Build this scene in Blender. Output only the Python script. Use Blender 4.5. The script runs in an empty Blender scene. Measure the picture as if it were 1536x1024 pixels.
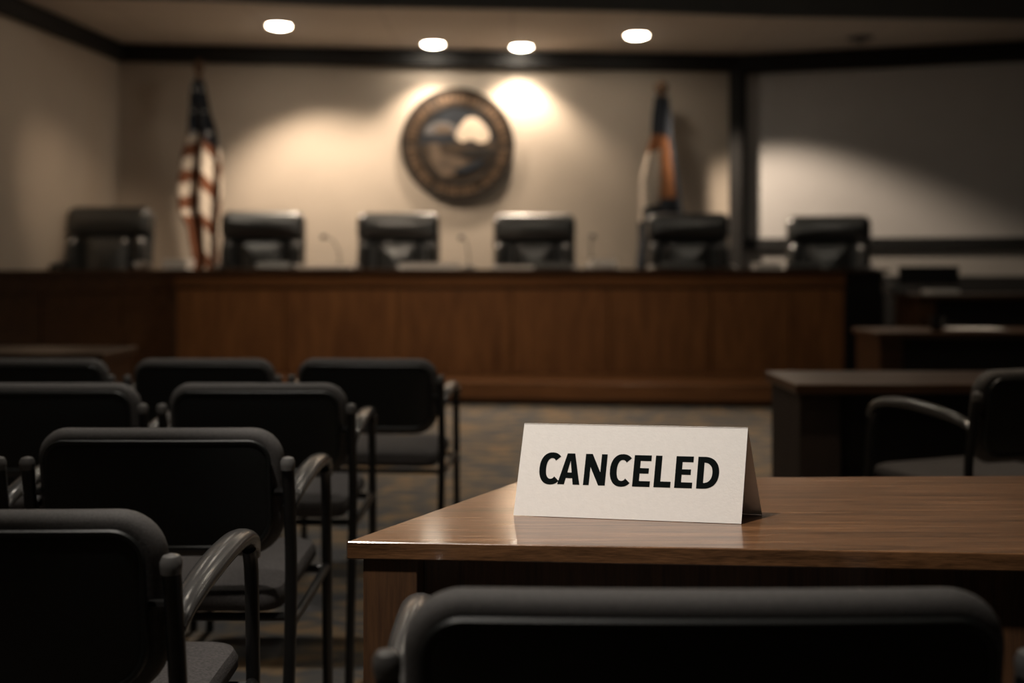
import bpy, bmesh, math, random
from mathutils import Vector, Matrix
random.seed(7)
S = bpy.context.scene
C = S.collection
PI = math.pi
H = 1.15            # lens height, metres
F = 1600.0          # focal length in pixels of the 1536 wide frame
HOR = 395.0         # horizon row
# ------------------------------------------------------------ camera, world, exposure
cam_d = bpy.data.cameras.new('camera'); cam = bpy.data.objects.new('camera', cam_d); C.objects.link(cam)
cam.location = (0, 0, H); cam.rotation_euler = (PI/2, 0, 0)
cam_d.sensor_width = 36; cam_d.lens = F/1536*36
cam_d.shift_y = -(512-HOR)/1536
cam_d.clip_start = .05
cam_d.dof.use_dof = True; cam_d.dof.focus_distance = 1.67; cam_d.dof.aperture_fstop = 2.0
S.camera = cam
w = bpy.data.worlds.new('world'); S.world = w; w.use_nodes = True
w.node_tree.nodes['Background'].inputs[0].default_value = (.5, .52, .6, 1)
w.node_tree.nodes['Background'].inputs[1].default_value = .02
vs = S.view_settings
vs.view_transform = 'Standard'; vs.look = 'None'; vs.exposure = 0.78; vs.gamma = 1; vs.use_curve_mapping = False

WARM = (1.0, .81, .62)
COOL = (1.0, .93, .85)
# downlights: x, y, watts, cone degrees, blend, colour, aim (x, y, z)
WALL_LIGHTS = [(-2.25, 10.30, 160, 112, .6, WARM, (-2.05, 10.48, 2.34)),
               (-.825, 11.16, 72, 110, .6, WARM, (-.82, 11.3, 0)),
               (.10, 11.30, 90, 116, .6, WARM, (.10, 11.4, 0)),
               (1.255, 10.73, 290, 56, .6, WARM, (1.90, 10.90, 2.60))]
ROOM_LIGHTS = [(-.95, .80, 330, 32, 1., COOL, (.20, 1.80, .75)),
               (1.5, 3.0, 62, 56, 1., WARM, (1.35, 2.9, .75)),  # unseen lamp, placed so table and staff desk both get light
               (-2.9, 8.0, 95, 36, 1., (1.0, .76, .54), (-4.12, 10.5, 1.2)),
               (-.9, 7.0, 75, 84, 1., WARM, (-.9, 9.0, .3)),
               (1.4, 7.0, 10, 84, 1., WARM, (1.0, 9.0, .3)),
               (-.9, 3.9, 46, 70, 1., COOL, (-.9, 3.8, 0)),  # unseen lamp added to light the chair rims from above
               (-.9, 2.1, 70, 70, 1., COOL, (-.8, 2.0, 0)),  # unseen lamp added overhead for the nearer left chairs
               (.7, 5.9, 155, 66, 1., WARM, (.5, 6.7, 0)),  # unseen lamp added to brighten the floor before the step
               (2.9, 6.9, 70, 56, 1., WARM, (3.0, 7.0, 0))]  # unseen lamp added to brighten the desk tops on the right

# ------------------------------------------------------------ materials
M = {}
def mat(name, col, rough=.6, metal=0., spec=.5, noise=0., nscale=20., bump=0., bscale=60., coat=0.):
    m = bpy.data.materials.new(name); m.use_nodes = True; nt = m.node_tree; b = nt.nodes['Principled BSDF']
    b.inputs['Base Color'].default_value = (*col, 1); b.inputs['Roughness'].default_value = rough
    b.inputs['Metallic'].default_value = metal; b.inputs['Specular IOR Level'].default_value = spec
    b.inputs['Coat Weight'].default_value = coat
    tc = nt.nodes.new('ShaderNodeTexCoord')
    if noise:
        n = nt.nodes.new('ShaderNodeTexNoise'); n.inputs['Scale'].default_value = nscale; n.inputs['Detail'].default_value = 5
        nt.links.new(tc.outputs['Object'], n.inputs['Vector'])
        r = nt.nodes.new('ShaderNodeValToRGB')
        r.color_ramp.elements[0].position = .3; r.color_ramp.elements[1].position = .7
        r.color_ramp.elements[0].color = (*[c*(1-noise) for c in col], 1); r.color_ramp.elements[1].color = (*[min(1, c*(1+noise)) for c in col], 1)
        nt.links.new(n.outputs['Fac'], r.inputs[0]); nt.links.new(r.outputs[0], b.inputs['Base Color'])
    if bump:
        n2 = nt.nodes.new('ShaderNodeTexNoise'); n2.inputs['Scale'].default_value = bscale; n2.inputs['Detail'].default_value = 4
        nt.links.new(tc.outputs['Object'], n2.inputs['Vector'])
        bp = nt.nodes.new('ShaderNodeBump'); bp.inputs['Strength'].default_value = bump; bp.inputs['Distance'].default_value = .002
        nt.links.new(n2.outputs['Fac'], bp.inputs['Height']); nt.links.new(bp.outputs[0], b.inputs['Normal'])
    M[name] = m
    return m
def wood(name, c1, c2, scale=(1.2, 14, 14), rough=.35, bump=.15, coat=0., fine=9., coords='Object'):
    m = bpy.data.materials.new(name); m.use_nodes = True; nt = m.node_tree; b = nt.nodes['Principled BSDF']
    tc = nt.nodes.new('ShaderNodeTexCoord'); mp = nt.nodes.new('ShaderNodeMapping'); mp.inputs['Scale'].default_value = scale
    nt.links.new(tc.outputs[coords], mp.inputs['Vector'])
    n = nt.nodes.new('ShaderNodeTexNoise'); n.inputs['Scale'].default_value = 2.2; n.inputs['Detail'].default_value = 8
    n.inputs['Roughness'].default_value = .62; n.inputs['Distortion'].default_value = .5
    n2 = nt.nodes.new('ShaderNodeTexNoise'); n2.inputs['Scale'].default_value = fine; n2.inputs['Detail'].default_value = 6; n2.inputs['Roughness'].default_value = .7
    nt.links.new(mp.outputs[0], n.inputs['Vector']); nt.links.new(mp.outputs[0], n2.inputs['Vector'])
    mx = nt.nodes.new('ShaderNodeMix'); mx.data_type = 'FLOAT'; mx.inputs[0].default_value = .45
    nt.links.new(n.outputs['Fac'], mx.inputs[2]); nt.links.new(n2.outputs['Fac'], mx.inputs[3])
    r = nt.nodes.new('ShaderNodeValToRGB'); e = r.color_ramp.elements
    e[0].position = .38; e[1].position = .62; e[0].color = (*c1, 1); e[1].color = (*c2, 1)
    nt.links.new(mx.outputs[0], r.inputs[0]); nt.links.new(r.outputs[0], b.inputs['Base Color'])
    rr = nt.nodes.new('ShaderNodeMapRange'); rr.inputs[3].default_value = rough+.10; rr.inputs[4].default_value = rough-.06
    nt.links.new(mx.outputs[0], rr.inputs[0]); nt.links.new(rr.outputs[0], b.inputs['Roughness'])
    bp = nt.nodes.new('ShaderNodeBump'); bp.inputs['Strength'].default_value = bump; bp.inputs['Distance'].default_value = .001
    nt.links.new(n2.outputs['Fac'], bp.inputs['Height']); nt.links.new(bp.outputs[0], b.inputs['Normal'])
    b.inputs['Coat Weight'].default_value = coat; b.inputs['Coat Roughness'].default_value = .12
    M[name] = m
    return m
def carpet():
    m = bpy.data.materials.new('carpet'); m.use_nodes = True; nt = m.node_tree; b = nt.nodes['Principled BSDF']
    tc = nt.nodes.new('ShaderNodeTexCoord'); mp = nt.nodes.new('ShaderNodeMapping'); mp.inputs['Scale'].default_value = (3.2, 7.5, 1)
    nt.links.new(tc.outputs['Object'], mp.inputs['Vector'])
    n = nt.nodes.new('ShaderNodeTexNoise'); n.inputs['Scale'].default_value = 1.5; n.inputs['Detail'].default_value = 5; n.inputs['Distortion'].default_value = .6
    nt.links.new(mp.outputs[0], n.inputs['Vector'])
    r = nt.nodes.new('ShaderNodeValToRGB'); e = r.color_ramp.elements
    e[0].position = .42; e[1].position = .60; e[0].color = (.15, .15, .155, 1); e[1].color = (.40, .28, .17, 1)
    x = r.color_ramp.elements.new(.52); x.color = (.22, .195, .165, 1)
    n2 = nt.nodes.new('ShaderNodeTexNoise'); n2.inputs['Scale'].default_value = 240; n2.inputs['Detail'].default_value = 2
    nt.links.new(tc.outputs['Object'], n2.inputs['Vector'])
    mx = nt.nodes.new('ShaderNodeMix'); mx.data_type = 'RGBA'; mx.blend_type = 'MULTIPLY'; mx.inputs[0].default_value = .5
    nt.links.new(n.outputs['Fac'], r.inputs[0]); nt.links.new(r.outputs[0], mx.inputs[6]); nt.links.new(n2.outputs['Fac'], mx.inputs[7])
    nt.links.new(mx.outputs[2], b.inputs['Base Color']); b.inputs['Roughness'].default_value = .95; b.inputs['Specular IOR Level'].default_value = .1
    bp = nt.nodes.new('ShaderNodeBump'); bp.inputs['Strength'].default_value = .4; bp.inputs['Distance'].default_value = .003
    nt.links.new(n2.outputs['Fac'], bp.inputs['Height']); nt.links.new(bp.outputs[0], b.inputs['Normal'])
    M['carpet'] = m
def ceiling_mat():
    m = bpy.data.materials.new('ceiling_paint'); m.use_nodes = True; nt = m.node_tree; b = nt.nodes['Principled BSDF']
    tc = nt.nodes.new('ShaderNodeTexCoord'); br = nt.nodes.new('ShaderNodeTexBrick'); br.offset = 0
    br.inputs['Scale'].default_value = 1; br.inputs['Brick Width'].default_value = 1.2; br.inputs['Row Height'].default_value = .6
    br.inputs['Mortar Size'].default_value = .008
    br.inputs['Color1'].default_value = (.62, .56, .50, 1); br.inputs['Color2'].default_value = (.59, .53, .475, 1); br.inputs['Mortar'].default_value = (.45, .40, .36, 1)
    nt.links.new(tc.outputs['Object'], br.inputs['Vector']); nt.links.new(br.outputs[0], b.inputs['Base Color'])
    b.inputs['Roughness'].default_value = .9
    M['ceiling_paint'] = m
def emit(name, col, s):
    m = bpy.data.materials.new(name); m.use_nodes = True; b = m.node_tree.nodes['Principled BSDF']
    b.inputs['Base Color'].default_value = (*col, 1); b.inputs['Emission Color'].default_value = (*col, 1); b.inputs['Emission Strength'].default_value = s
    M[name] = m
carpet(); ceiling_mat()
mat('low_bounce_carpet', (.035, .033, .032), .95, spec=.1, noise=.3, nscale=12)  # hidden platform cover, made near-black to cut bounced light
mat('wall_paint', (.50, .425, .35), .85, noise=.03, nscale=3, bump=.1, bscale=180)
mat('grey_wall', (.33, .31, .29), .85, noise=.04, nscale=3)
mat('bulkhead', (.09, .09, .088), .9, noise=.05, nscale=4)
mat('dark_trim', (.006, .005, .0045), .7, noise=.2, nscale=9)
mat('screen_cloth', (.50, .48, .47), .8, noise=.02, nscale=6)
mat('screen_frame', (.006, .006, .006), .6, noise=.1)
wood('table_wood', (.055, .025, .010), (.21, .098, .042), (1.6, 34, 34), .27, .4, coat=.7, fine=14.)
wood('table_edge', (.05, .022, .009), (.13, .058, .024), (1.6, 26, 26), .42, .2)
wood('leg_wood', (.045, .02, .009), (.11, .05, .02), (22, 22, 1.4), .5, .12)
wood('dais_wood', (.14, .055, .018), (.27, .115, .04), (5, 5, .7), .42, .05, fine=4)
wood('dais_trim', (.11, .045, .016), (.20, .085, .031), (.7, 9, 9), .3, .05, fine=4)
wood('dark_wood', (.035, .017, .008), (.075, .036, .016), (1, 8, 8), .28, .05, fine=4)
mat('fabric', (.010, .013, .013), .85, spec=.35, noise=.35, nscale=260, bump=.6, bscale=420)
mat('seat_fabric', (.075, .068, .066), .85, spec=.3, noise=.3, nscale=200, bump=.5, bscale=350)
mat('rim_fabric', (.085, .078, .074), .75, spec=.5, noise=.2, nscale=300, bump=.3, bscale=400)
mat('shell', (.006, .007, .0065), .45, spec=.5, noise=.15, nscale=80, bump=.25, bscale=500)
mat('frame_metal', (.028, .027, .026), .32, metal=.6, noise=.1, nscale=40)
mat('cap', (.11, .105, .10), .35, spec=.6, noise=.1)
mat('arm_pad', (.055, .052, .05), .22, spec=1., noise=.1, nscale=30)
mat('leather', (.005, .006, .006), .36, spec=.8, noise=.2, nscale=30, bump=.2, bscale=120, coat=1.)
M['leather'].node_tree.nodes['Principled BSDF'].inputs['Coat Roughness'].default_value = .3
mat('chrome', (.5, .48, .45), .2, metal=1, noise=.05)
wood('panel_wood', (.018, .010, .006), (.032, .018, .011), (8, 8, 1), .7, .05, fine=4)
mat('paper', (.83, .79, .745), .8, noise=.02, nscale=120, bump=.1, bscale=300)
mat('ink', (.003, .005, .005), .95, spec=.1, noise=.1)
mat('cream_plate', (.62, .55, .46), .45, noise=.03)
mat('black_plastic', (.010, .010, .011), .4, noise=.1)
mat('grey_plastic', (.07, .07, .068), .45, noise=.1)
mat('brass', (.09, .045, .02), .7, metal=.0, noise=.2)
mat('bronze', (.040, .027, .017), .5, metal=.3, noise=.45, nscale=9, bump=.3, bscale=30)
mat('bronze_dark', (.014, .011, .009), .55, metal=.3, noise=.5, nscale=8)
mat('bronze_light', (.11, .068, .040), .5, metal=.2, noise=.3, nscale=14)
mat('enamel_navy', (.014, .017, .022), .4, noise=.3, nscale=12)
mat('enamel_grey', (.09, .085, .085), .5, noise=.3, nscale=12)
mat('enamel_tan', (.08, .055, .036), .55, noise=.35, nscale=10)
mat('enamel_white', (.45, .37, .29), .5, noise=.12, nscale=9)
mat('flag_navy', (.010, .014, .022), .8, noise=.2)
mat('flag_star', (.45, .43, .42), .8, noise=.05)
mat('flag_red', (.17, .055, .02), .8, noise=.15)
mat('flag_white', (.68, .58, .48), .8, noise=.06)
mat('flag_orange', (.26, .10, .035), .8, noise=.15)
emit('lamp_glow', (1.0, .90, .74), 26)
mat('lamp_ring', (.7, .62, .5), .4, noise=.03)

# ------------------------------------------------------------ mesh helpers
class MB:
    def __init__(s): s.v = []; s.f = []; s.m = []
    def add(s, vs_, fs, mi=0):
        o = len(s.v); s.v += [tuple(p) for p in vs_]; s.f += [[i+o for i in f] for f in fs]; s.m += [mi]*len(fs); return s
    def box(s, x0, x1, y0, y1, z0, z1, mi=0):
        vs_ = [(x, y, z) for z in (z0, z1) for x, y in ((x0, y0), (x1, y0), (x1, y1), (x0, y1))]
        return s.add(vs_, [(3, 2, 1, 0), (4, 5, 6, 7), (0, 1, 5, 4), (1, 2, 6, 5), (2, 3, 7, 6), (3, 0, 4, 7)], mi)
    def prism(s, poly, z0, z1, mi=0):      # poly: list of (x, y)
        a = sum(poly[i][0]*poly[(i+1) % len(poly)][1]-poly[(i+1) % len(poly)][0]*poly[i][1] for i in range(len(poly)))
        if a < 0: poly = poly[::-1]
        n = len(poly)
        return s.add([(x, y, z0) for x, y in poly]+[(x, y, z1) for x, y in poly],
                     [list(range(n))[::-1], [n+i for i in range(n)]]+[(i, (i+1) % n, n+(i+1) % n, n+i) for i in range(n)], mi)
    def tube(s, pts, r, seg=12, sx=1., caps=True, mi=0):
        pts = [Vector(p) for p in pts]; n = len(pts)
        rr = r if isinstance(r, (list, tuple)) else [r]*n
        vs_ = []; up = None
        for i, p in enumerate(pts):
            t = (pts[min(i+1, n-1)]-pts[max(i-1, 0)]).normalized()
            if up is None:
                up = Vector((0, 0, 1)) if abs(t.z) < .9 else Vector((0, 1, 0))
            a = up.cross(t).normalized(); b = t.cross(a).normalized(); up = b
            for k in range(seg):
                th = 2*PI*k/seg
                vs_.append(p+a*(math.cos(th)*rr[i]*sx)+b*(math.sin(th)*rr[i]))
        fs = [(i*seg+k, i*seg+(k+1) % seg, (i+1)*seg+(k+1) % seg, (i+1)*seg+k) for i in range(n-1) for k in range(seg)]
        if caps: fs += [list(range(seg))[::-1], [(n-1)*seg+k for k in range(seg)]]
        return s.add(vs_, fs, mi)
    def lathe(s, prof, c=(0, 0, 0), seg=32, mi=0):     # prof: (r, z)
        vs_ = [(c[0]+r*math.cos(2*PI*k/seg), c[1]+r*math.sin(2*PI*k/seg), c[2]+z) for r, z in prof for k in range(seg)]
        n = len(prof)
        fs = [(i*seg+k, i*seg+(k+1) % seg, (i+1)*seg+(k+1) % seg, (i+1)*seg+k) for i in range(n-1) for k in range(seg)]
        fs += [list(range(seg))[::-1], [(n-1)*seg+k for k in range(seg)]]
        return s.add(vs_, fs, mi)
    def pillow(s, w, h, rt, rb, prof, fn, mi=0, seg=9):
        """rounded rectangle w x h swept through prof = [(inset, depth)], fn maps (x, depth, z) to a point"""
        vs_ = []; cnt = 0
        for d, y in prof:
            W = w/2-d; Hh = h/2-d; ring = []
            for (cx, cz, r, a0) in ((1, 1, rt, 0), (-1, 1, rt, PI/2), (-1, -1, rb, PI), (1, -1, rb, 1.5*PI)):
                r = max(r-d, .004)
                for k in range(seg+1):
                    a = a0+PI/2*k/seg
                    ring.append((cx*(W-r)+r*math.cos(a), y, cz*(Hh-r)+r*math.sin(a)))
                # straight runs get extra points so the pad can curve
                nx = {(1, 1): (-1, 1, rt), (-1, 1): (-1, -1, rb), (-1, -1): (1, -1, rb), (1, -1): (1, 1, rt)}[(cx, cz)]
                a = a0+PI/2; p0 = ring[-1]
                r2 = max(nx[2]-d, .004); p1 = (nx[0]*(W-r2)+r2*math.cos(a), y, nx[1]*(Hh-r2)+r2*math.sin(a))
                for k in range(1, 10):
                    ring.append(tuple(p0[j]+(p1[j]-p0[j])*k/10 for j in range(3)))
            cnt = len(ring); vs_ += [fn(*p) for p in ring]
        n = len(prof)
        fs = [(i*cnt+(k+1) % cnt, i*cnt+k, (i+1)*cnt+k, (i+1)*cnt+(k+1) % cnt) for i in range(n-1) for k in range(cnt)]
        # caps: shrink rings to centre
        for base, flip, (d, y) in ((0, True, prof[0]), ((n-1)*cnt, False, prof[-1])):
            ci = len(vs_); vs_.append(fn(0, y, 0))
            for k in range(cnt):
                f = (base+k, base+(k+1) % cnt, ci); fs.append(f if flip else f[::-1])
        return s.add(vs_, fs, mi)
    def build(s, name, mats, parent=None, bevel=0, smooth=False, bseg=2, sub=0, loc=None):
        me = bpy.data.meshes.new(name); me.from_pydata(s.v, [], s.f)
        mats = mats if isinstance(mats, (list, tuple)) else [mats]
        for m in mats: me.materials.append(M[m])
        me.polygons.foreach_set('material_index', s.m)
        me.update()
        bm = bmesh.new(); bm.from_mesh(me); bmesh.ops.recalc_face_normals(bm, faces=bm.faces)
        if bevel:
            ed = [e for e in bm.edges if len(e.link_faces) == 2 and e.calc_face_angle(0) > .5]
            bmesh.ops.bevel(bm, geom=ed, offset=bevel, segments=bseg, affect='EDGES', profile=.5)
        bm.to_mesh(me); bm.free()
        if smooth:
            me.polygons.foreach_set('use_smooth', [True]*len(me.polygons))
            me.set_sharp_from_angle(angle=math.radians(40))
        o = bpy.data.objects.new(name, me); C.objects.link(o)
        if parent: o.parent = parent
        if loc: o.location = loc
        if sub: md = o.modifiers.new('sub', 'SUBSURF'); md.levels = sub; md.render_levels = sub
        return o
def smooth_path(pts, n=8):
    P = [Vector(p) for p in pts]; out = []
    for i in range(len(P)-1):
        p0 = P[max(i-1, 0)]; p1 = P[i]; p2 = P[i+1]; p3 = P[min(i+2, len(P)-1)]
        for k in range(n):
            t = k/n
            out.append(.5*((2*p1)+(p2-p0)*t+(2*p0-5*p1+4*p2-p3)*t*t+(3*p1-p0-3*p2+p3)*t**3))
    out.append(P[-1]); return out
def tag(o, label=None, cat=None, group=None, kind=None):
    if label: o['label'] = label
    if cat: o['category'] = cat
    if group: o['group'] = group
    if kind: o['kind'] = kind
    return o
def empty(name, loc, rz=0, label=None, cat=None, group=None):
    o = bpy.data.objects.new(name, None); C.objects.link(o); o.location = loc; o.rotation_euler = (0, 0, rz)
    o.empty_display_size = .1
    return tag(o, label, cat, group)
def copy_tree(o, parent=None):
    kids = [c for c in bpy.data.objects if c.parent == o]
    c = o.copy(); C.objects.link(c); c.parent = parent
    for k in kids: copy_tree(k, c)
    return c
def struct(o, label, cat): return tag(o, label, cat, kind='structure')
def px(x, y, Y): return ((x-768)/F*Y, Y, H-(y-HOR)/F*Y)

# ------------------------------------------------------------ room shell
ZC = 3.45; ZT = 3.27; ZM = 3.95
A = (-5.75, -4.0); B = (-4.14, 11.23); Cc = (2.50, 11.83); D = (6.6, 10.72); E = (6.6, -4.0)
def wall(name, p, q, z1, m, label, th=.15):
    d = Vector((q[0]-p[0], q[1]-p[1])).normalized(); n = Vector((-d.y, d.x))*th     # outwards when walking clockwise
    o = MB().prism([p, q, (q[0]+n.x, q[1]+n.y), (p[0]+n.x, p[1]+n.y)], 0, z1).build(name, m)
    return struct(o, label, 'wall')
wall('wall_left', A, B, 4.1, 'wall_paint', 'dim beige side wall on the left of the room')
wall('wall_back', B, Cc, 4.1, 'wall_paint', 'beige rear wall behind the dais, washed by ceiling lights')
wall('wall_screen', Cc, D, 4.1, 'grey_wall', 'angled grey wall carrying the projection screen')
wall('wall_right', D, E, 4.1, 'grey_wall', 'grey side wall beyond the right of the frame')
wall('wall_front', E, A, 4.1, 'grey_wall', 'grey wall behind the camera')
struct(MB().prism([A, B, Cc, D, E], -.12, 0).build('floor', 'carpet'), 'patterned grey and tan carpet floor', 'floor')
# lowered ceiling over the dais and the higher, darker ceiling in front of it
edge = [(-4.45, 9.15), (-2.6, 9.36), (-1.6, 9.55), (1.05, 9.75), (2.4, 9.95), (6.6, 10.22)]
struct(MB().prism([B, Cc, D]+edge[::-1], ZC, ZC+.10).build('ceiling', 'ceiling_paint'), 'pale lowered ceiling above the dais with round downlights', 'ceiling')
edgef = [(-4.5, 9.15)]+edge[1:]
mb = MB()
for i in range(len(edge)-1):
    (xa, ya), (xb, yb) = edge[i], edge[i+1]
    mb.prism([(xa, ya), (xb, yb), (xb, yb-.06), (xa, ya-.06)], ZC-.005, ZM)
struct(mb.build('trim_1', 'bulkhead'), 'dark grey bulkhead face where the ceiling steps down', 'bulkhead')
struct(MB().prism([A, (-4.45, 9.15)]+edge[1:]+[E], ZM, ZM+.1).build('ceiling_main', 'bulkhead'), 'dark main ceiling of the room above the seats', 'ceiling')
# crown trim
def rail(name, p, q, z0, z1, depth, m, label, back=0.0):
    d = Vector((q[0]-p[0], q[1]-p[1])).normalized(); n = Vector((d.y, -d.x))
    a = n*back; b = n*(back+depth)
    o = MB().prism([(p[0]+a.x, p[1]+a.y), (q[0]+a.x, q[1]+a.y), (q[0]+b.x, q[1]+b.y), (p[0]+b.x, p[1]+b.y)], z0, z1).build(name, m, bevel=.008)
    return struct(o, label, 'trim')
rail('trim_2', A, B, ZT, ZC-.002, .09, 'dark_trim', 'dark crown moulding along the left wall', .001)
rail('trim_3', B, Cc, ZT, ZC-.002, .09, 'dark_trim', 'dark crown moulding above the emblem wall', .001)
rail('trim_4', Cc, D, ZT+.01, ZC-.002, .09, 'dark_trim', 'dark crown moulding above the projection screen', .001)
struct(MB().prism([(2.36, 11.60), (2.50, 11.58), (2.53, 11.74), (2.40, 11.79)], 0, ZT-.002).build('trim_5', 'dark_trim', bevel=.006), 'dark vertical post between rear wall and projection screen', 'trim')
# raised floor under the dais
plat = [(-4.6, 8.7), (-3.3, 8.98), (-1.7, 8.84), (-.4, 8.66), (.9, 8.52), (2.2, 8.44), (3.4, 8.42), (3.4, 9.5), (-3.2, 9.6), (-4.5, 9.3)]
mb = MB().prism(plat, .05, .19)
struct(mb.build('floor_step', 'dais_trim', bevel=.008), 'low curved wooden step in front of the dais', 'step')
kick = [(-4.5, 8.78), (-3.3, 9.04), (-1.7, 8.90), (-.4, 8.72), (.9, 8.58), (2.2, 8.50), (3.36, 8.48), (3.36, 9.5), (-3.2, 9.6), (-4.45, 9.3)]
struct(MB().prism(kick, 0, .05).build('baseboard_step', 'dark_trim'), 'recessed kick strip under the wooden step, coloured black as its shadow', 'baseboard')  # shadow of the recess is put into the near-black colour
struct(MB().prism([(-4.1, 9.75), (5.2, 9.75), (5.2, 10.85), (2.5, 11.62), (-3.95, 11.05)], 0, .40).build('floor_platform', 'low_bounce_carpet'), 'raised floor behind the dais carrying the leather chairs', 'floor')

# ------------------------------------------------------------ projection screen
t = empty('projection_screen', ((2.62+5.3)/2, 11.4, 1.3), 0, 'large pale grey projection screen with black border on the angled right wall', 'screen')
def onscreen(x, z, off):
    d = Vector((D[0]-Cc[0], D[1]-Cc[1])).normalized(); n = Vector((d.y, -d.x)); k = (x-Cc[0])/d.x
    return Vector((Cc[0]+d.x*k+n.x*off, Cc[1]+d.y*k+n.y*off, z))-t.location
def sbox(x0, x1, z0, z1, o0, o1):
    vs_ = [onscreen(x, z, o) for o in (o0, o1) for x, z in ((x0, z0), (x1, z0), (x1, z1), (x0, z1))]
    return MB().add(vs_, [(3, 2, 1, 0), (4, 5, 6, 7), (0, 1, 5, 4), (1, 2, 6, 5), (2, 3, 7, 6), (3, 0, 4, 7)])
sbox(2.60, 5.36, 1.41, 3.255, .01, .03).build('screen_surface', 'screen_cloth', t)
for a in ((2.50, 2.60, 1.31, 3.262), (5.34, 5.44, 1.31, 3.262)): sbox(*a, .008, .05).build('side_border', 'screen_frame', t)
sbox(2.605, 5.335, 1.30, 1.425, .008, .055).build('bottom_rail', 'screen_frame', t)
sbox(2.605, 5.335, 3.235, 3.263, .008, .05).build('top_border', 'screen_frame', t)
# band of darker panelling under it
rail('trim_6', (2.7, 11.76), D, .0, 1.02, .03, 'dark_trim', 'black panelling low on the angled right wall', .012)

# ------------------------------------------------------------ dais
dais = empty('dais_desk', (0, 9.4, .19), 0, 'long curved brown wooden council dais below the emblem wall', 'dais')
L0 = Vector((0, 9.4, .19))
def local(mb_, base): mb_.v = [(a-base[0], b-base[1], c-base[2]) for a, b, c in mb_.v]; return mb_
front = [(-2.98, 9.42), (-2.0, 9.36), (-1.0, 9.33), (-.0, 9.32), (.85, 9.33), (1.75, 9.36), (2.45, 9.39), (2.94, 9.43)]
def seg_box(p, q, z0, z1, o0, o1, gap=0.):
    p = Vector(p); q = Vector(q); d = (q-p).normalized(); n = Vector((d.y, -d.x)); p = p+d*gap; q = q-d*gap
    return MB().prism([tuple(p+n*o0), tuple(q+n*o0), tuple(q+n*o1), tuple(p+n*o1)], z0, z1)
def band(path, z0, z1, o0, o1):
    fr = []; bk = []
    for i, p in enumerate(path):
        a = Vector(path[max(i-1, 0)]); b = Vector(path[min(i+1, len(path)-1)]); d = (b-a).normalized(); n = Vector((d.y, -d.x)); p = Vector(p)
        fr.append(tuple(p+n*o1)); bk.append(tuple(p+n*o0))
    m_ = MB()
    for i in range(len(path)-1): m_.prism([fr[i], fr[i+1], bk[i+1], bk[i]], z0, z1)
    return m_
for i in range(len(front)-1):
    local(seg_box(front[i], front[i+1], .19, .925, -.04, 0, .004), L0).build('front_panel', 'dais_wood', dais, bevel=.004)
local(band(front, .19, .944, -.07, -.045), L0).build('leak_backing', 'dark_wood', dais)  # backing added to stop light showing through the panel gaps
local(band(front, .925, .945, -.04, -.012), L0).build('shadow_groove', 'dark_trim', dais)
local(band(front, .945, 1.068, -.04, .018), L0).build('frieze_board', 'dais_trim', dais)
local(band(front, 1.068, 1.10, -.46, .05), L0).build('worktop', 'dark_wood', dais)
local(MB().tube([(-2.985, 9.44, .19), (-2.985, 9.44, 1.068)], .035, 12), L0).build('corner_leak_filler', 'dark_wood', dais, smooth=True)  # added to close the corner gap where a bright line showed
lw = [(-4.02, 7.5), (-3.62, 8.2), (-3.25, 8.88), (-2.985, 9.42)]  # wing panels and frieze: shade put into the colour as darker wood
for i in range(3):
    local(seg_box(lw[i], lw[i+1], .0 if i < 1 else .19, .925, -.04, 0, .004), L0).build('wing_panel', 'dark_wood', dais, bevel=.004)
local(band(lw, .0, .924, -.07, -.045), L0).build('wing_leak_backing', 'dark_wood', dais)  # same added backing against light through the wing gaps
local(band(lw, .925, 1.068, -.04, .012), L0).build('wing_frieze', 'dark_wood', dais)
local(band(lw, 1.068, 1.098, -.35, .04), L0).build('wing_worktop', 'dark_wood', dais)
local(seg_box((2.945, 9.43), (3.42, 9.80), .0, 1.068, -.04, 0), L0).build('end_panel', 'dark_trim', dais, bevel=.004)  # turned end, its shade put into the near-black colour
local(MB().prism([(2.95, 9.40), (3.46, 9.78), (3.38, 9.88), (2.95, 9.87)], 1.068, 1.097), L0).build('end_worktop', 'dark_wood', dais)

# ------------------------------------------------------------ side desks on the right and left
def desk(name, x0, x1, y0, y1, z, label, m='dark_wood', th=.035, cat='desk', modesty=True, legs=None):
    t = empty(name, ((x0+x1)/2, (y0+y1)/2, 0), 0, label, cat)
    b = Vector(((x0+x1)/2, (y0+y1)/2, 0))
    local(MB().box(x0, x1, y0, y1, z-th, z), b).build('desk_top', m, t, bevel=.005)
    local(MB().box(x0+.02, x0+.16, y0+.03, y1-.03, 0, z-th), b).build('side_panel', legs or m, t, bevel=.004)
    local(MB().box(x1-.06, x1-.02, y0+.03, y1-.03, 0, z-th), b).build('side_panel', legs or m, t, bevel=.004)
    if modesty: local(MB().box(x0+.16, x1-.06, y0+.10, y0+.13, .08, z-th), b).build('modesty_panel', 'dark_trim', t)
    return t
desk('staff_desk', .965, 2.35, 3.62, 4.08, .74, 'dark wooden desk beside the armchair on the right, bright strip along its top', legs='panel_wood')
desk('low_desk', 2.18, 4.4, 6.35, 6.85, .74, 'dark wooden desk with a black cup, before the right end of the dais')
desk('press_desk', 3.25, 5.3, 8.55, 9.15, .90, 'dark wooden desk carrying a black monitor beneath the projection screen')
desk('side_table', -2.95, -1.86, 4.85, 5.3, .74, 'dark side table with a lit top behind the left seats', 'dark_wood')

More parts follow.
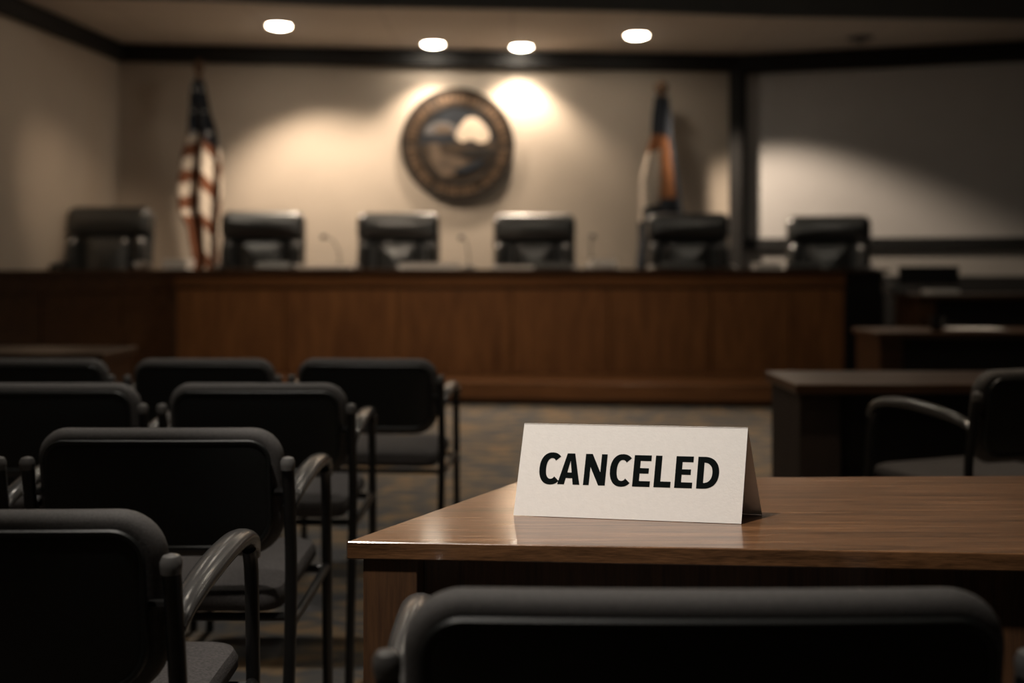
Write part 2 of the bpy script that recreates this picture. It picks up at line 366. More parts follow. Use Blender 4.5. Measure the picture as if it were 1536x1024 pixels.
# ------------------------------------------------------------ foreground table
T0 = Vector((.4, 1.8, 0))
zt = .745
fl = (-.241, 1.554); fr_ = (1.62, 1.430); br_ = (1.75, 2.055); bl = (.028, 2.012)
tab = empty('conference_table', T0, 0, 'polished brown wooden table holding the white tent card', 'table')
local(MB().prism([fl, fr_, br_, bl], zt-.026, zt), T0).build('tabletop', 'table_wood', tab, bevel=.0022, bseg=3)
fd = (Vector(fr_)-Vector(fl)).normalized(); fn_ = Vector((-fd.y, fd.x)); sd = (Vector(bl)-Vector(fl)).normalized()
def at(u, v): return tuple(Vector(fl)+fd*u+sd*v)
local(MB().prism([at(.020, .006), at(.100, .006), at(.100, .086), at(.020, .086)], 0, zt-.0265), T0).build('leg', 'leg_wood', tab, bevel=.002)
local(MB().prism([at(1.74, .02), at(1.82, .02), at(1.82, .10), at(1.74, .10)], 0, zt-.0265), T0).build('leg', 'leg_wood', tab, bevel=.002)
local(MB().prism([at(.035, .40), at(.115, .40), at(.115, .48), at(.035, .48)], 0, zt-.0265), T0).build('leg', 'leg_wood', tab, bevel=.002)
local(MB().prism([at(1.66, .46), at(1.74, .46), at(1.74, .54), at(1.66, .54)], 0, zt-.0265), T0).build('leg', 'leg_wood', tab, bevel=.002)
local(MB().prism([at(.101, .022), at(1.739, .030), at(1.739, .050), at(.101, .042)], zt-.20, zt-.0265), T0).build('apron', 'leg_wood', tab, bevel=.001)
local(MB().prism([at(.030, .087), at(.050, .087), at(.055, .399), at(.035, .399)], zt-.12, zt-.0265), T0).build('apron', 'leg_wood', tab, bevel=.001)

# ------------------------------------------------------------ tent card
BL = Vector((.0022, 1.714, zt)); BR = Vector((.3562, 1.657, zt)); TR = Vector((.3735, 1.688, .8905)); TL = Vector((.0205, 1.748, .8885))
RR = Vector((.4030, 1.719, zt)); RL = Vector((.0380, 1.782, zt))
card = empty('tent_card', (.19, 1.71, zt), 0, 'white folded tent card reading CANCELED on the polished table', 'sign')
K = Vector((.19, 1.71, zt))
nf = (BR-BL).cross(TL-BL).normalized()
if nf.y > 0: nf = -nf
nb = (RR-RL).cross(TR-RR).normalized()
if nb.y < 0: nb = -nb
th = .0007
def slab(a, b, c, d, n, steps=14, bow=0.):
    m_ = MB(); vs_ = []
    for s_ in (0, -1):
        for j in range(steps+1):
            for i in range(steps+1):
                u = i/steps; v = j/steps
                p = (a*(1-u)+b*u)*(1-v)+(d*(1-u)+c*u)*v + n*(bow*math.sin(PI*u)*(1-v)) + n*s_*th
                vs_.append(p-K)
    N = steps+1; fs = []
    for j in range(steps):
        for i in range(steps):
            q = (j*N+i, j*N+i+1, (j+1)*N+i+1, (j+1)*N+i); fs.append(q); fs.append(tuple(k+N*N for k in q[::-1]))
    rim = [i for i in range(N)]+[j*N+N-1 for j in range(1, N)]+[(N-1)*N+i for i in range(N-2, -1, -1)]+[j*N for j in range(N-2, 0, -1)]
    for i in range(len(rim)):
        p, q = rim[i], rim[(i+1) % len(rim)]; fs.append((q, p, p+N*N, q+N*N))
    return m_.add(vs_, fs)
up = Vector((0, 0, .0006))
slab(BL+up, BR+up, TR, TL, nf).build('front_panel', 'paper', card, smooth=False)
slab(RL+up, RR+up, TR, TL, nb).build('rear_panel', 'paper', card, smooth=False)
# lettering
def arc_strip(cx, cy, rx, ry, sx, sy, a0, a1, n=26, p=2.25):
    out = []
    def se(a, X, Y):
        c, s_ = math.cos(a), math.sin(a)
        return (cx+X*math.copysign(abs(c)**(2/p), c), cy+Y*math.copysign(abs(s_)**(2/p), s_))
    A_ = [math.radians(a0+(a1-a0)*k/n) for k in range(n+1)]
    for k in range(n):
        out.append([se(A_[k], rx, ry), se(A_[k+1], rx, ry), se(A_[k+1], rx-sx, ry-sy), se(A_[k], rx-sx, ry-sy)])
    return out
def glyph(ch):
    if ch == 'C': return arc_strip(.40, .5, .40, .52, .225, .185, 47, 313)
    if ch == 'A': return [[(0, 0), (.225, 0), (.37, .76), (.37, 1), (.245, 1)], [(.74, 0), (.515, 0), (.37, .76), (.37, 1), (.495, 1)],
                          [(.264, .205), (.476, .205), (.441, .385), (.299, .385)]]
    if ch == 'N': return [[(0, 0), (.19, 0), (.19, 1), (0, 1)], [(.53, 0), (.72, 0), (.72, 1), (.53, 1)], [(.19, 1), (.19, .58), (.50, 0), (.53, 0), (.53, .42), (.225, 1)]]
    if ch == 'E': return [[(0, 0), (.21, 0), (.21, 1), (0, 1)], [(.21, .82), (.56, .82), (.56, 1), (.21, 1)], [(.21, 0), (.57, 0), (.57, .18), (.21, .18)], [(.21, .42), (.50, .42), (.50, .59), (.21, .59)]]
    if ch == 'L': return [[(0, 0), (.21, 0), (.21, 1), (0, 1)], [(.21, 0), (.545, 0), (.545, .185), (.21, .185)]]
    if ch == 'D': return [[(0, 0), (.21, 0), (.21, 1), (0, 1)]]+[[(x if x > .21 else .21, y) for x, y in q] for q in arc_strip(.21, .5, .49, .5, .215, .18, -90, 90)]
lt = MB(); base_n = nf*.0004
for ch, sx0 in zip('CANCELED', (0, .64, 1.485, 2.315, 3.075, 3.76, 4.42, 5.115)):
    for poly in glyph(ch):
        vs_ = []
        for o in (.0001, .00035):
            for x, y in poly:
                u = .093+.1372*(sx0+x*.985); v = .350+.332*y
                p = (BL*(1-u)+BR*u)*(1-v)+(TL*(1-u)+TR*u)*v+nf*o
                vs_.append(p-K)
        n = len(poly)
        lt.add(vs_, [list(range(n))[::-1], [n+i for i in range(n)]]+[(i, (i+1) % n, n+(i+1) % n, n+i) for i in range(n)])
lo = lt.build('lettering', 'ink', card); lo['label'] = 'black bold capitals reading CANCELED'

# ------------------------------------------------------------ guest chairs
def make_guest_chair(w=.485):
    root = empty('guest_chair', (0, 0, 0))
    hw = w/2
    def bk(x, y, z):          # back: x across, y towards the seat, z from the pad centre
        zz = .695+z
        return (x, y-.035*(z/.13)*.5 + .10*x*x*(1.0) - .0, zz)
    def arc_(d, r, n=6): return [(d+r*(1-math.sin(PI/2*k/n)), r*(1-math.cos(PI/2*k/n))) for k in range(n+1)]
    c = .021                  # half thickness of the cushion
    prof = [(c*(1-math.sin(a)), -c*math.cos(a)) for a in [PI*k/10 for k in range(11)]]
    # cushion: rounded rim, slightly crowned faces
    cushion = [(.10, -c-.000), (.055, -c-.0)]+prof+[(.05, c+.006), (.10, c+.011)]
    MB().pillow(w, .262, .062, .085, [(d, y+.012) for d, y in cushion], bk).build('back_cushion', 'rim_fabric', root, smooth=True)
    # outer shell with raised lip on the rear side
    sh = [(.030, -.006), (.0145, -.010), (.0125, -.0145), (.0150, -.0185), (.0195, -.0185), (.0230, -.0150), (.030, -.0165), (.09, -.0185)]
    MB().pillow(w-.004, .256, .060, .083, [(d+.004, y-.006) for d, y in sh], bk).build('back_shell', 'shell', root, smooth=True)
    # seat
    def st(x, y, z): return (x, .245+z*1.0, .478+y-.02*max(0, z-.1)*4*.3)
    sp = [(.03, -.03), (.008, -.028), (0, -.015), (0, .0), (.008, .014), (.03, .022), (.08, .027)]
    MB().pillow(w-.02, .43, .055, .05, sp, st).build('seat', 'seat_fabric', root, smooth=True)
    xs = hw+.013
    for s in (-1, 1):
        rl = smooth_path([(s*xs, -.06, .0), (s*xs, -.025, .22), (s*xs, .005, .42), (s*xs, .012, .56), (s*xs, -.004, .68), (s*xs, -.018, .758)])
        lg = MB().tube(rl, .0125, 12).build('leg', 'frame_metal', root, smooth=True)
        MB().lathe([(.0135, -.012), (.0145, -.004), (.0145, .004), (.011, .011), (.004, .0135)], (s*xs, -.019, .758), 16).build('post_cap', 'cap', lg, smooth=True)
        MB().tube([(s*(hw-.02), -.004, .70), (s*xs, -.004, .70)], .008, 8).build('bracket', 'frame_metal', lg)
        fl_ = smooth_path([(s*xs, .44, .0), (s*xs, .428, .3), (s*xs, .418, .52), (s*xs, .408, .63), (s*xs, .392, .668)])
        MB().tube(fl_, .0125, 12).build('leg', 'frame_metal', root, smooth=True)
        ap = smooth_path([(s*xs, -.002, .668), (s*xs, .04, .686), (s*xs, .13, .700), (s*xs, .25, .706), (s*xs, .34, .700), (s*xs, .395, .680), (s*xs, .413, .650)])
        n = len(ap); rr = [.010+.006*math.sin(PI*k/(n-1)) for k in range(n)]
        MB().tube(ap, rr, 14, sx=1.45).build('armrest', 'arm_pad', root, smooth=True)
        MB().tube([(s*xs, .425, .434), (s*xs, .23, .430), (s*xs, .01, .432)], .010, 10).build('side_rail', 'frame_metal', root, smooth=True)
    MB().tube([(-xs, .40, .432), (xs, .40, .432)], .009, 8).build('cross_rail', 'frame_metal', root, smooth=True)
    MB().tube([(-xs, .06, .432), (xs, .06, .432)], .009, 8).build('cross_rail', 'frame_metal', root, smooth=True)
    return root
g0 = make_guest_chair()
seats = [(-.700, 1.41, 0, 'dark padded armchair nearest the camera at lower left, seen from behind'),
         (-.695, 2.11, 0, 'dark armchair directly behind the lower-left nearest one, whole backrest visible'),
         (-1.262, 2.11, 0, 'dark armchair cut off at the far left edge, only a sliver of backrest showing'),
         (-.690, 2.90, 0, 'dark armchair third from the camera along the aisle, bright curved armrest'),
         (-1.253, 2.90, 0, 'dark armchair cut by the left edge, in the row just nearer than the farthest'),
         (-.495, 3.64, -.07, 'dark armchair of the farthest row at the aisle end, in front of the wooden step'),
         (-1.050, 3.64, 0, 'dark armchair in the middle of the farthest row of three'),
         (-1.617, 3.64, 0, 'dark armchair of the farthest row by the left edge, below the lit side table')]
for i, (x, y, r, lab) in enumerate(seats):
    o = g0 if i == 0 else copy_tree(g0)
    o.location = (x, y, 0); o.rotation_euler = (0, 0, r)
    tag(o, lab, 'chair', 'dark armchairs in rows on the left')
o = copy_tree(g0); o.location = (1.53, 3.07, 0); o.rotation_euler = (0, 0, .36); o.scale = (1.03,)*3
tag(o, 'dark armchair at far right beside the staff desk, turned towards the left', 'chair')
gf = make_guest_chair(.605)
gf.location = (.193, 1.065, 0)
tag(gf, 'wide dark armchair in the foreground, tucked against the polished table', 'chair')

# ------------------------------------------------------------ leather chairs on the dais (face the camera)
def make_leather_chair():
    root = empty('executive_chair', (0, 0, 0))
    def bk(zc, yo, lean=.12, cur=.14):
        return lambda x, y, z: (x, yo+y+lean*(zc+z-.6)-cur*x*x, zc+z)
    R = .07
    sh = [(R*(1-math.sin(a)), R*.65*math.cos(a)) for a in [PI*k/10 for k in range(11)]]
    MB().pillow(.80, .88, .10, .06, [(.12, .055)]+sh+[(.12, -.05)], bk(.79, .22)).build('back_shell', 'leather', root, smooth=True)
    r2 = .075
    pf = [(r2*(1-math.sin(a)), r2*math.cos(a)) for a in [PI*k/10 for k in range(11)]]
    MB().pillow(.80, .27, .085, .07, [(.09, .07)]+pf+[(.10, -.085)], bk(1.115, .13)).build('head_cushion', 'leather', root, smooth=True)
    MB().pillow(.44, .46, .07, .08, [(.09, .06)]+pf+[(.10, -.09)], bk(.755, .13)).build('lumbar_cushion', 'leather', root, smooth=True)
    for s in (-1, 1):
        MB().tube(smooth_path([(s*.31, .10, .56), (s*.325, .085, .72), (s*.325, .085, .86), (s*.31, .10, .965)]), [.05]*5+[.062]*8+[.06]*8+[.05]*3+[.03], 14).build('side_bolster', 'leather', root, smooth=True)
        MB().tube(smooth_path([(s*.36, .16, .70), (s*.375, .02, .715), (s*.37, -.16, .71), (s*.36, -.24, .69)]), .032, 12, sx=1.3).build('armrest', 'leather', root, smooth=True)
        MB().tube(smooth_path([(s*.37, -.12, .70), (s*.375, -.06, .56), (s*.30, .0, .44)]), .016, 10).build('arm_bracket', 'frame_metal', root, smooth=True)
    MB().pillow(.60, .56, .09, .09, [(.06, -.07), (.01, -.06), (0, -.03), (0, .02), (.02, .05), (.07, .06)], lambda x, y, z: (x, z-.04, .47+y)).build('seat', 'leather', root, smooth=True)
    MB().lathe([(.03, .11), (.03, .41)], seg=16).build('column', 'chrome', root, smooth=True)
    mb_ = MB()
    for k in range(5):
        a = 2*PI*k/5+.3; mb_.tube([(0, 0, .13), (.3*math.cos(a), .3*math.sin(a), .085)], [.03, .018], 8)
    mb_.build('star_base', 'black_plastic', root, smooth=True)
    for k in range(5):
        a = 2*PI*k/5+.3; x, y = .3*math.cos(a), .3*math.sin(a)
        MB().tube([(x-.022, y, .031), (x+.022, y, .031)], .031, 14).build('caster', 'black_plastic', root, smooth=True)
    return root
lc = make_leather_chair()
ex = [(160, 308, 9.98, .0, 'black leather high-back chair leftmost on the dais, left of the striped flag'),
      (393, 315, 10.15, .05, 'black leather high-back chair on the dais, right beside the striped flag'),
      (597, 317, 10.2, .03, 'black leather high-back chair on the dais below the left edge of the round emblem'),
      (802, 319, 10.2, 0, 'black leather high-back chair on the dais just right of the round emblem'),
      (1033, 318, 10.15, -.04, 'black leather high-back chair on the dais in front of the navy and white flag'),
      (1240, 322, 10.32, -.22, 'black leather high-back chair in front of the projection screen, turned aside')]
for i, (x, ytop, Y, r, lab) in enumerate(ex):
    o = lc if i == 0 else copy_tree(lc)
    X, _, ztop = px(x, ytop, Y+.1)
    o.location = (X, Y, .40); o.rotation_euler = (0, 0, r)
    k = (ztop-.40)/1.255; o.scale = (1, 1, k)
    tag(o, lab, 'chair', 'black leather chairs on the dais')

# ------------------------------------------------------------ wall emblem
wd = (Vector(Cc)-Vector(B)).normalized(); wn = Vector((wd.y, -wd.x, 0))
em_x = (686-768)/F*11.5
kk = (em_x-B[0])/wd.x; ey = B[1]+wd.y*kk
ez = H+(395-217)/F*11.5
em = empty('wall_emblem', (em_x, ey, ez), math.atan2(wd.y, wd.x), 'round bronze seal with landscape relief on the beige wall', 'emblem')
R0 = .62
def disc(r, y0, y1, seg=72, r2=None):
    prof = [(r, 0), (r, 1)]; m_ = MB(); r2 = r2 or r
    vs_ = [(r*math.cos(2*PI*k/seg), -y0, r*math.sin(2*PI*k/seg)) for k in range(seg)]+[(r2*math.cos(2*PI*k/seg), -y1, r2*math.sin(2*PI*k/seg)) for k in range(seg)]
    return m_.add(vs_, [list(range(seg)), [seg+k for k in range(seg)][::-1]]+[(k, (k+1) % seg, seg+(k+1) % seg, seg+k) for k in range(seg)])
def ringm(r0, r1, y0, y1, seg=72):
    prof = [(r0, y0), (r0+.006, y1), (r1-.006, y1), (r1, y0)]
    vs_ = [(r*math.cos(2*PI*k/seg), -y, r*math.sin(2*PI*k/seg)) for r, y in prof for k in range(seg)]
    return MB().add(vs_, [(i*seg+k, i*seg+(k+1) % seg, ((i+1) % 4)*seg+(k+1) % seg, ((i+1) % 4)*seg+k) for i in range(4) for k in range(seg)])
disc(R0, .004, .045, r2=R0-.012).build('backing_disc', 'bronze', em, smooth=True)
ringm(R0-.040, R0-.004, .044, .062).build('outer_rim', 'bronze_dark', em, smooth=True)
ringm(.405, .435, .044, .060).build('inner_rim', 'bronze_dark', em, smooth=True)
mb = MB()
for k in range(54):
    a = PI/2+2*PI*(k+.5)/54
    if k % 9 == 4: continue
    hh = .035+.006*((k*7) % 3); ww = .013+.004*((k*5) % 3)
    c_, s_ = math.cos(a), math.sin(a); rc = .500
    vs_ = []
    for y in (.044, .056):
        for (dr, dt) in ((-hh, -ww), (hh, -ww), (hh, ww), (-hh, ww)):
            vs_.append(((rc+dr)*c_-dt*s_, -y, (rc+dr)*s_+dt*c_))
    mb.add(vs_, [(3, 2, 1, 0), (4, 5, 6, 7), (0, 1, 5, 4), (1, 2, 6, 5), (2, 3, 7, 6), (3, 0, 4, 7)])
mb.build('border_relief', 'bronze_light', em)
def relief(name, pts, m, y1, y0=.0445):
    P = smooth_path([(a, 0, b) for a, b in pts]+[(pts[0][0], 0, pts[0][1])], 5)[:-1]
    out = []
    for p in P:
        r = math.hypot(p.x, p.z)
        s_ = min(1, .403/r) if r > 0 else 1
        out.append((p.x*s_, p.z*s_))
    n = len(out)
    return MB().add([(x, -y0, z) for x, z in out]+[(x, -y1, z) for x, z in out], [list(range(n)), [n+i for i in range(n)][::-1]]+[(i, (i+1) % n, n+(i+1) % n, n+i) for i in range(n)]).build(name, m, em)
relief('sky', [(-.42, -.02), (-.36, .2), (-.2, .36), (0, .42), (.2, .38), (.36, .22), (.42, .02)], 'enamel_navy', .048)
relief('cloud', [(-.36, .10), (-.34, .18), (-.24, .24), (-.12, .24), (-.02, .20), (.02, .14), (-.12, .11)], 'enamel_grey', .052)
relief('cloud', [(-.25, .13), (-.22, .20), (-.12, .205), (-.06, .17), (-.08, .125)], 'enamel_tan', .055)
relief('snow_peak', [(-.03, .08), (.01, .18), (.08, .27), (.16, .30), (.26, .25), (.34, .14), (.33, .05), (.24, .02), (.14, .06), (.05, .03)], 'enamel_white', .056)
relief('hills', [(-.40, .0), (-.2, .01), (0, .02), (.2, .0), (.40, .04), (.40, -.16), (.15, -.20), (-.1, -.18), (-.36, -.2)], 'bronze', .0525)
relief('foreground_field', [(-.30, .02), (-.20, .0), (-.17, -.10), (.02, -.14), (.12, -.18), (.04, -.24), (-.05, -.33), (-.20, -.32), (-.30, -.14)], 'enamel_tan', .058)
relief('lake', [(-.06, -.26), (.04, -.24), (.20, -.17), (.30, -.16), (.22, -.24), (.05, -.31)], 'enamel_navy', .061)
relief('tree_band', [(.10, -.04), (.32, -.02), (.38, -.10), (.2, -.13), (.02, -.12)], 'bronze_dark', .059)

# ------------------------------------------------------------ flags
def flag(name, X, Y, z0, ztip, prof, colour, mats, label, lean=0., amp=.35, knob=1., nu=56, nv=96):
    """prof: list of (z, left, right) silhouette rows"""
    root = empty(name, (X, Y, z0), 0, label, 'flag')
    hgt = ztip-z0
    MB().lathe([(.15, 0), (.15, .02), (.06, .05), (.025, .09), (.02, .10)], seg=28).build('stand', 'brass', root, smooth=True)
    MB().tube([(0, 0, .08), (lean*.9, 0, hgt-.2)], .014, 12).build('pole', 'brass', root, smooth=True)
    MB().lathe([(a*knob, b) for a, b in ((.018, -.22), (.045, -.19), (.02, -.165), (.035, -.14), (.052, -.09), (.045, -.045), (.02, -.012), (.004, 0))], (lean, 0, hgt), 20).build('finial', 'brass', root, smooth=True)
    zt_, zb = prof[0][0], prof[-1][0]
    def row(z):
        for i in range(len(prof)-1):
            a, b = prof[i], prof[i+1]
            if a[0] >= z >= b[0]:
                k = (a[0]-z)/(a[0]-b[0]+1e-9); k = k*k*(3-2*k)*.5+k*.5
                return a[1]+(b[1]-a[1])*k, a[2]+(b[2]-a[2])*k
        return prof[-1][1], prof[-1][2]
    mb_ = MB(); vs_ = []
    for j in range(nv+1):
        z = zt_+(zb-zt_)*j/nv; l, r = row(z); v = j/nv
        for i in range(nu+1):
            u = i/nu; wdt = r-l
            x = l+wdt*(u+.055*math.sin(u*PI*5+v*3))
            y = amp*wdt*.5*math.sin(u*PI*5+v*2.6)+.02*math.sin(u*17+v*9)-.02
            zz = z+(.05*math.sin(u*PI*3+1) if j == nv else 0)
            vs_.append((x-X, y-.03, zz-z0))
    fs = []; ms = []
    for j in range(nv):
        for i in range(nu):
            fs.append((j*(nu+1)+i, j*(nu+1)+i+1, (j+1)*(nu+1)+i+1, (j+1)*(nu+1)+i)); ms.append(colour((i+.5)/nu, (j+.5)/nv))
    mb_.add(vs_, fs); mb_.m = ms
    o = mb_.build('cloth', mats, root, smooth=True)
    md = o.modifiers.new('thick', 'SOLIDIFY'); md.thickness = .004
    return root
Yf = 10.85
def P(x, y): a = px(x, y, Yf); return a[0], a[2]
rows = [(122, 289, 308), (165, 284, 317), (200, 279, 329), (240, 267, 336), (285, 260, 340), (315, 264, 338), (345, 280, 336), (395, 290, 334), (450, 292, 332)]
prof = [(P(0, y)[1], P(l, y)[0], P(r, y)[0]) for y, l, r in rows]
def us(u, v):
    y = 128+v*322
    edge_ = 196+u*30+6*math.sin(u*9)
    if y < edge_:
        return 1 if (int(u*14)+int(v*60)) % 3 == 0 and int(v*60) % 2 == 0 and int(u*14) % 2 == 0 else 0
    if u < .48:
        k = int((y-edge_+u*20)/19)
        if y > 325: return 2
        return 3 if k % 2 == 0 and u > .08 else 2
    k = ((y-200)/62-(u-.48)*2.4)
    return 3 if (k % 1.0) < .62 else 2
flag('striped_flag', P(300, 0)[0], Yf, .40, P(0, 88)[1], prof, us, ['flag_navy', 'flag_star', 'flag_red', 'flag_white'],
     'draped flag with navy star field and red and white stripes at the left', lean=-.01)
Yf = 11.30
rows = [(145, 981, 1002), (175, 977, 1006), (205, 975, 1008), (235, 965, 1014), (270, 957, 1020), (300, 954, 1024), (330, 953, 1027), (360, 954, 1028), (395, 952, 1030), (450, 955, 1030)]
prof = [(P(0, y)[1], P(l, y)[0], P(r, y)[0]) for y, l, r in rows]
def st_(u, v):
    y = 148+v*302
    if y < 203+u*6: return 0
    c = (y-203)/110
    if y < 320-u*30 and u < .52+.1*c: 
        if y < 232-u*10: return 2
        return 1 if u < .40+.1*c else 2
    if y < 300 and u < .78: return 2
    if y > 295: return 1 if (u < .18 and y < 335) else 0
    return 0
flag('navy_flag', P(992, 0)[0], Yf, .40, P(0, 120)[1], prof, st_, ['flag_navy', 'flag_white', 'flag_orange'],
     'draped navy, white and orange flag with round finial near the projection screen', amp=.12, knob=1.5)

# ------------------------------------------------------------ recessed lights
def downlight(x, y, z, watts, cone, blend, colour, aim, label, r=.125, spot_r=.06):
    root = empty('recessed_light', (x, y, z), 0, label, 'ceiling light', 'round recessed ceiling lights')
    prof_ = [(r*.86, -.001), (r*.9, -.012), (r*1.02, -.014), (r*1.12, -.008), (r*1.14, -.001)]
    seg = 40; vs_ = [(a*math.cos(2*PI*k/seg), a*math.sin(2*PI*k/seg), b) for a, b in prof_ for k in range(seg)]
    n = len(prof_)
    MB().add(vs_, [(i*seg+k, i*seg+(k+1) % seg, ((i+1) % n)*seg+(k+1) % seg, ((i+1) % n)*seg+k) for i in range(n) for k in range(seg)]).build('trim_ring', 'lamp_ring', root, smooth=True)
    MB().lathe([(r*.86, -.001), (r*.84, -.012), (r*.6, -.026), (r*.25, -.034), (.005, -.036)], seg=40).build('lens', 'lamp_glow', root, smooth=True)
    ld = bpy.data.lights.new('lamp', 'SPOT'); ld.energy = watts; ld.spot_size = math.radians(cone); ld.spot_blend = blend
    ld.color = colour; ld.shadow_soft_size = spot_r
    lo_ = bpy.data.objects.new('lamp', ld); C.objects.link(lo_); lo_.parent = root; lo_.location = (0, 0, -.11)
    d = Vector(aim)-Vector((x, y, z-.11)); lo_.rotation_euler = d.to_track_quat('-Z', 'Y').to_euler()
    return root
wl = ['glowing round ceiling light farthest left, over the striped flag side', 'glowing round ceiling light above the left edge of the emblem',
      'glowing round ceiling light above the right edge of the emblem', 'glowing round ceiling light farthest right, near the navy flag']
for a, lab in zip(WALL_LIGHTS, wl): downlight(a[0], a[1], ZC, *a[2:], lab)
rl_ = ['round ceiling light above the foreground table', 'unseen round ceiling light placed to brighten the table and staff desk', 'round ceiling light near the left end of the dais',
       'round ceiling light in front of the middle of the dais', 'round ceiling light in front of the right of the dais', 'unseen round ceiling light added to brighten the third seat row', 'unseen round ceiling light added to brighten the left seats',
       'unseen round ceiling light added to brighten the open carpet before the step', 'unseen round ceiling light added to brighten the right desks']
for a, lab in zip(ROOM_LIGHTS, rl_): downlight(a[0], a[1], ZM, *a[2:], lab)
# small ceiling speaker on the right
sp = px(1290, 56, 1600*2.3/339)
t = empty('ceiling_speaker', (sp[0], sp[1], ZC), 0, 'small dark round ceiling fitting above the projection screen', 'ceiling speaker')
MB().lathe([(.13, -.001), (.13, -.012), (.11, -.02), (.02, -.028)], seg=28).build('grille', 'grey_plastic', t, smooth=True)
MB().lathe([(.025, -.027), (.025, -.05), (.01, -.06)], seg=16).build('sensor', 'black_plastic', t, smooth=True)

# ------------------------------------------------------------ things on the dais
def microphone(x, ytip, Y, dx, label, zb=1.10):
    X, _, Z = px(x, ytip, Y); bx_, by_ = X+dx, Y+.04
    root = empty('gooseneck_microphone', (bx_, by_, zb), 0, label, 'microphone', 'gooseneck microphones on the dais')
    MB().lathe([(.06, 0), (.06, .012), (.045, .028), (.012, .032)], seg=24).build('base', 'grey_plastic', root, smooth=True)
    hh = Z-zb
    tip = Vector((-dx, -.04, hh))
    MB().tube(smooth_path([(0, 0, .02), (-.05*dx, 0, hh*.5), (-.45*dx, -.01, hh*.88), tip*.97]), .006, 8).build('gooseneck', 'grey_plastic', root, smooth=True)
    MB().tube([tip*.95+Vector((.0, 0, .0)), tip, tip+Vector((-.02*(1 if dx > 0 else -1), -.03, -.004))], [.012, .025, .018], 12).build('microphone_head', 'black_plastic', root, smooth=True)
for a in ((487, 355, 9.72, .13, 'gooseneck microphone between the second and third leather chairs'),
          (582, 366, 9.72, .12, 'gooseneck microphone in front of the third leather chair'),
          (693, 356, 9.72, .06, 'gooseneck microphone under the emblem between two leather chairs'),
          (888, 354, 9.72, -.01, 'gooseneck microphone between the fourth and fifth leather chairs'),
          (1125, 372, 9.72, .05, 'gooseneck microphone between the two rightmost leather chairs')): microphone(*a)
def papers(x0, x1, Y, h, label, z=1.10, n=5):
    X0 = px(x0, 0, Y)[0]; X1 = px(x1, 0, Y)[0]; wd_ = X1-X0
    root = empty('paper_stack', ((X0+X1)/2, Y, z), 0, label, 'papers', 'paper stacks')
    mb_ = MB()
    for k in range(n):
        j = random.uniform(-.008, .008); mb_.box(-wd_/2+j, wd_/2+j, -.105+j, .105+j, h*k/n+.0005, h*(k+1)/n)
    mb_.build('sheets', 'paper', root)
papers(250, 286, 9.50, .085, 'tall cream paper stack on the dais left of the second leather chair')
papers(462, 530, 9.50, .03, 'low paper stack on the dais left of the third leather chair')
papers(602, 690, 9.50, .055, 'wide paper stack on the dais below the emblem')
papers(745, 800, 9.50, .03, 'low paper stack on the dais before the fourth leather chair')
papers(886, 924, 9.50, .085, 'paper stack on the dais beside the microphone right of the fourth leather chair')
papers(1132, 1168, 9.50, .06, 'paper stack on the dais between the two rightmost leather chairs')
papers(1425, 1500, 6.55, .012, 'low white sheets standing in for a bright reflection on the desk right of the black cup', z=.74)  # pale sheets added where the desk top has a bright reflection
papers(1389, 1432, 8.75, .035, 'white papers on the desk in front of the black monitor', z=.90)
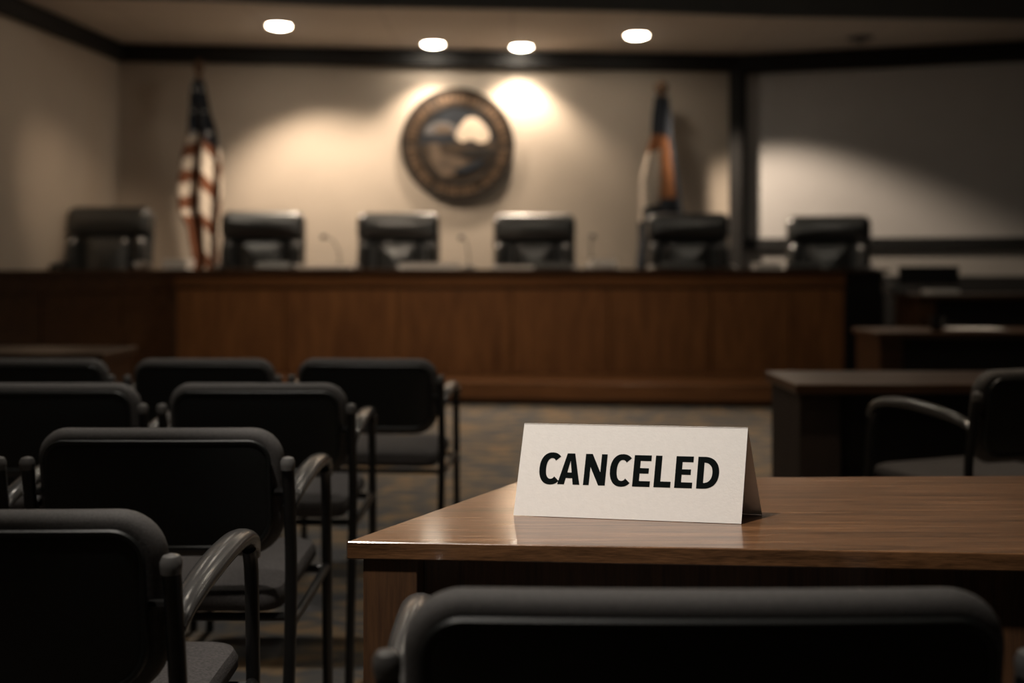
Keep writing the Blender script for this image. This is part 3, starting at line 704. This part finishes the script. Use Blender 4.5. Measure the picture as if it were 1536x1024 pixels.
def name_plate(x0, x1, Y, label, z=1.10, h=.06):
    X0 = px(x0, 0, Y)[0]; X1 = px(x1, 0, Y)[0]; wd_ = X1-X0
    root = empty('name_plate', ((X0+X1)/2, Y, z), 0, label, 'name plate', 'name plates on the dais')
    mb_ = MB(); mb_.add([(-wd_/2, -.03, .012), (wd_/2, -.03, .012), (wd_/2, .03, .012), (-wd_/2, .03, .012), (-wd_/2, .008, h), (wd_/2, .008, h)],
                       [(0, 1, 5, 4), (1, 2, 5), (2, 3, 4, 5), (3, 0, 4), (0, 3, 2, 1)])
    mb_.build('plate', 'grey_plastic', root); MB().box(-wd_/2-.005, wd_/2+.005, -.035, .035, 0, .0115).build('plate_base', 'black_plastic', root)
name_plate(800, 858, 9.44, 'grey name plate on the dais before the fourth leather chair')
name_plate(385, 435, 9.44, 'grey name plate on the dais before the second leather chair')
name_plate(990, 1055, 9.44, 'grey name plate on the dais before the fifth leather chair')
name_plate(1180, 1230, 9.47, 'grey name plate on the dais before the rightmost leather chair')
# monitor on the right desk
X = px(1393, 0, 8.95)[0]
t = empty('desk_monitor', (X, 8.95, .90), 0, 'black computer monitor on the desk under the projection screen', 'monitor')
MB().box(-.25, .25, -.015, .015, .075, .225).build('display', 'black_plastic', t, bevel=.005)
MB().tube([(0, .02, .005), (0, .02, .14)], .016, 10).build('stand_neck', 'black_plastic', t, smooth=True)
MB().lathe([(.10, 0), (.10, .008), (.03, .014)], (0, .02, 0), 24).build('stand_foot', 'black_plastic', t, smooth=True)
X = px(1342, 0, 8.8)[0]
t = empty('desk_telephone', (X, 8.8, .90), 0, 'dark grey telephone left of the monitor on the far right desk', 'telephone')
MB().add([(-.07, -.1, 0), (.07, -.1, 0), (.07, .1, 0), (-.07, .1, 0), (-.07, -.1, .03), (.07, -.1, .03), (.07, .1, .09), (-.07, .1, .09)],
         [(3, 2, 1, 0), (4, 5, 6, 7), (0, 1, 5, 4), (1, 2, 6, 5), (2, 3, 7, 6), (3, 0, 4, 7)]).build('body', 'grey_plastic', t, bevel=.006)
MB().tube([(-.045, -.09, .055), (-.045, -.08, .075), (-.045, .08, .125), (-.045, .1, .115)], [.022, .016, .016, .022], 10).build('handset', 'grey_plastic', t, smooth=True)
X = px(1405, 0, 6.5)[0]
t = empty('cup', (X, 6.5, .74), 0, 'small black cup on the desk at the far right', 'cup')
MB().lathe([(.03, 0), (.036, .01), (.042, .09), (.038, .09), (.032, .012)], seg=24).build('cup_body', 'black_plastic', t, smooth=True)
MB().tube(smooth_path([(.038, 0, .07), (.065, 0, .065), (.068, 0, .035), (.037, 0, .025)]), .005, 8).build('handle', 'black_plastic', t, smooth=True)
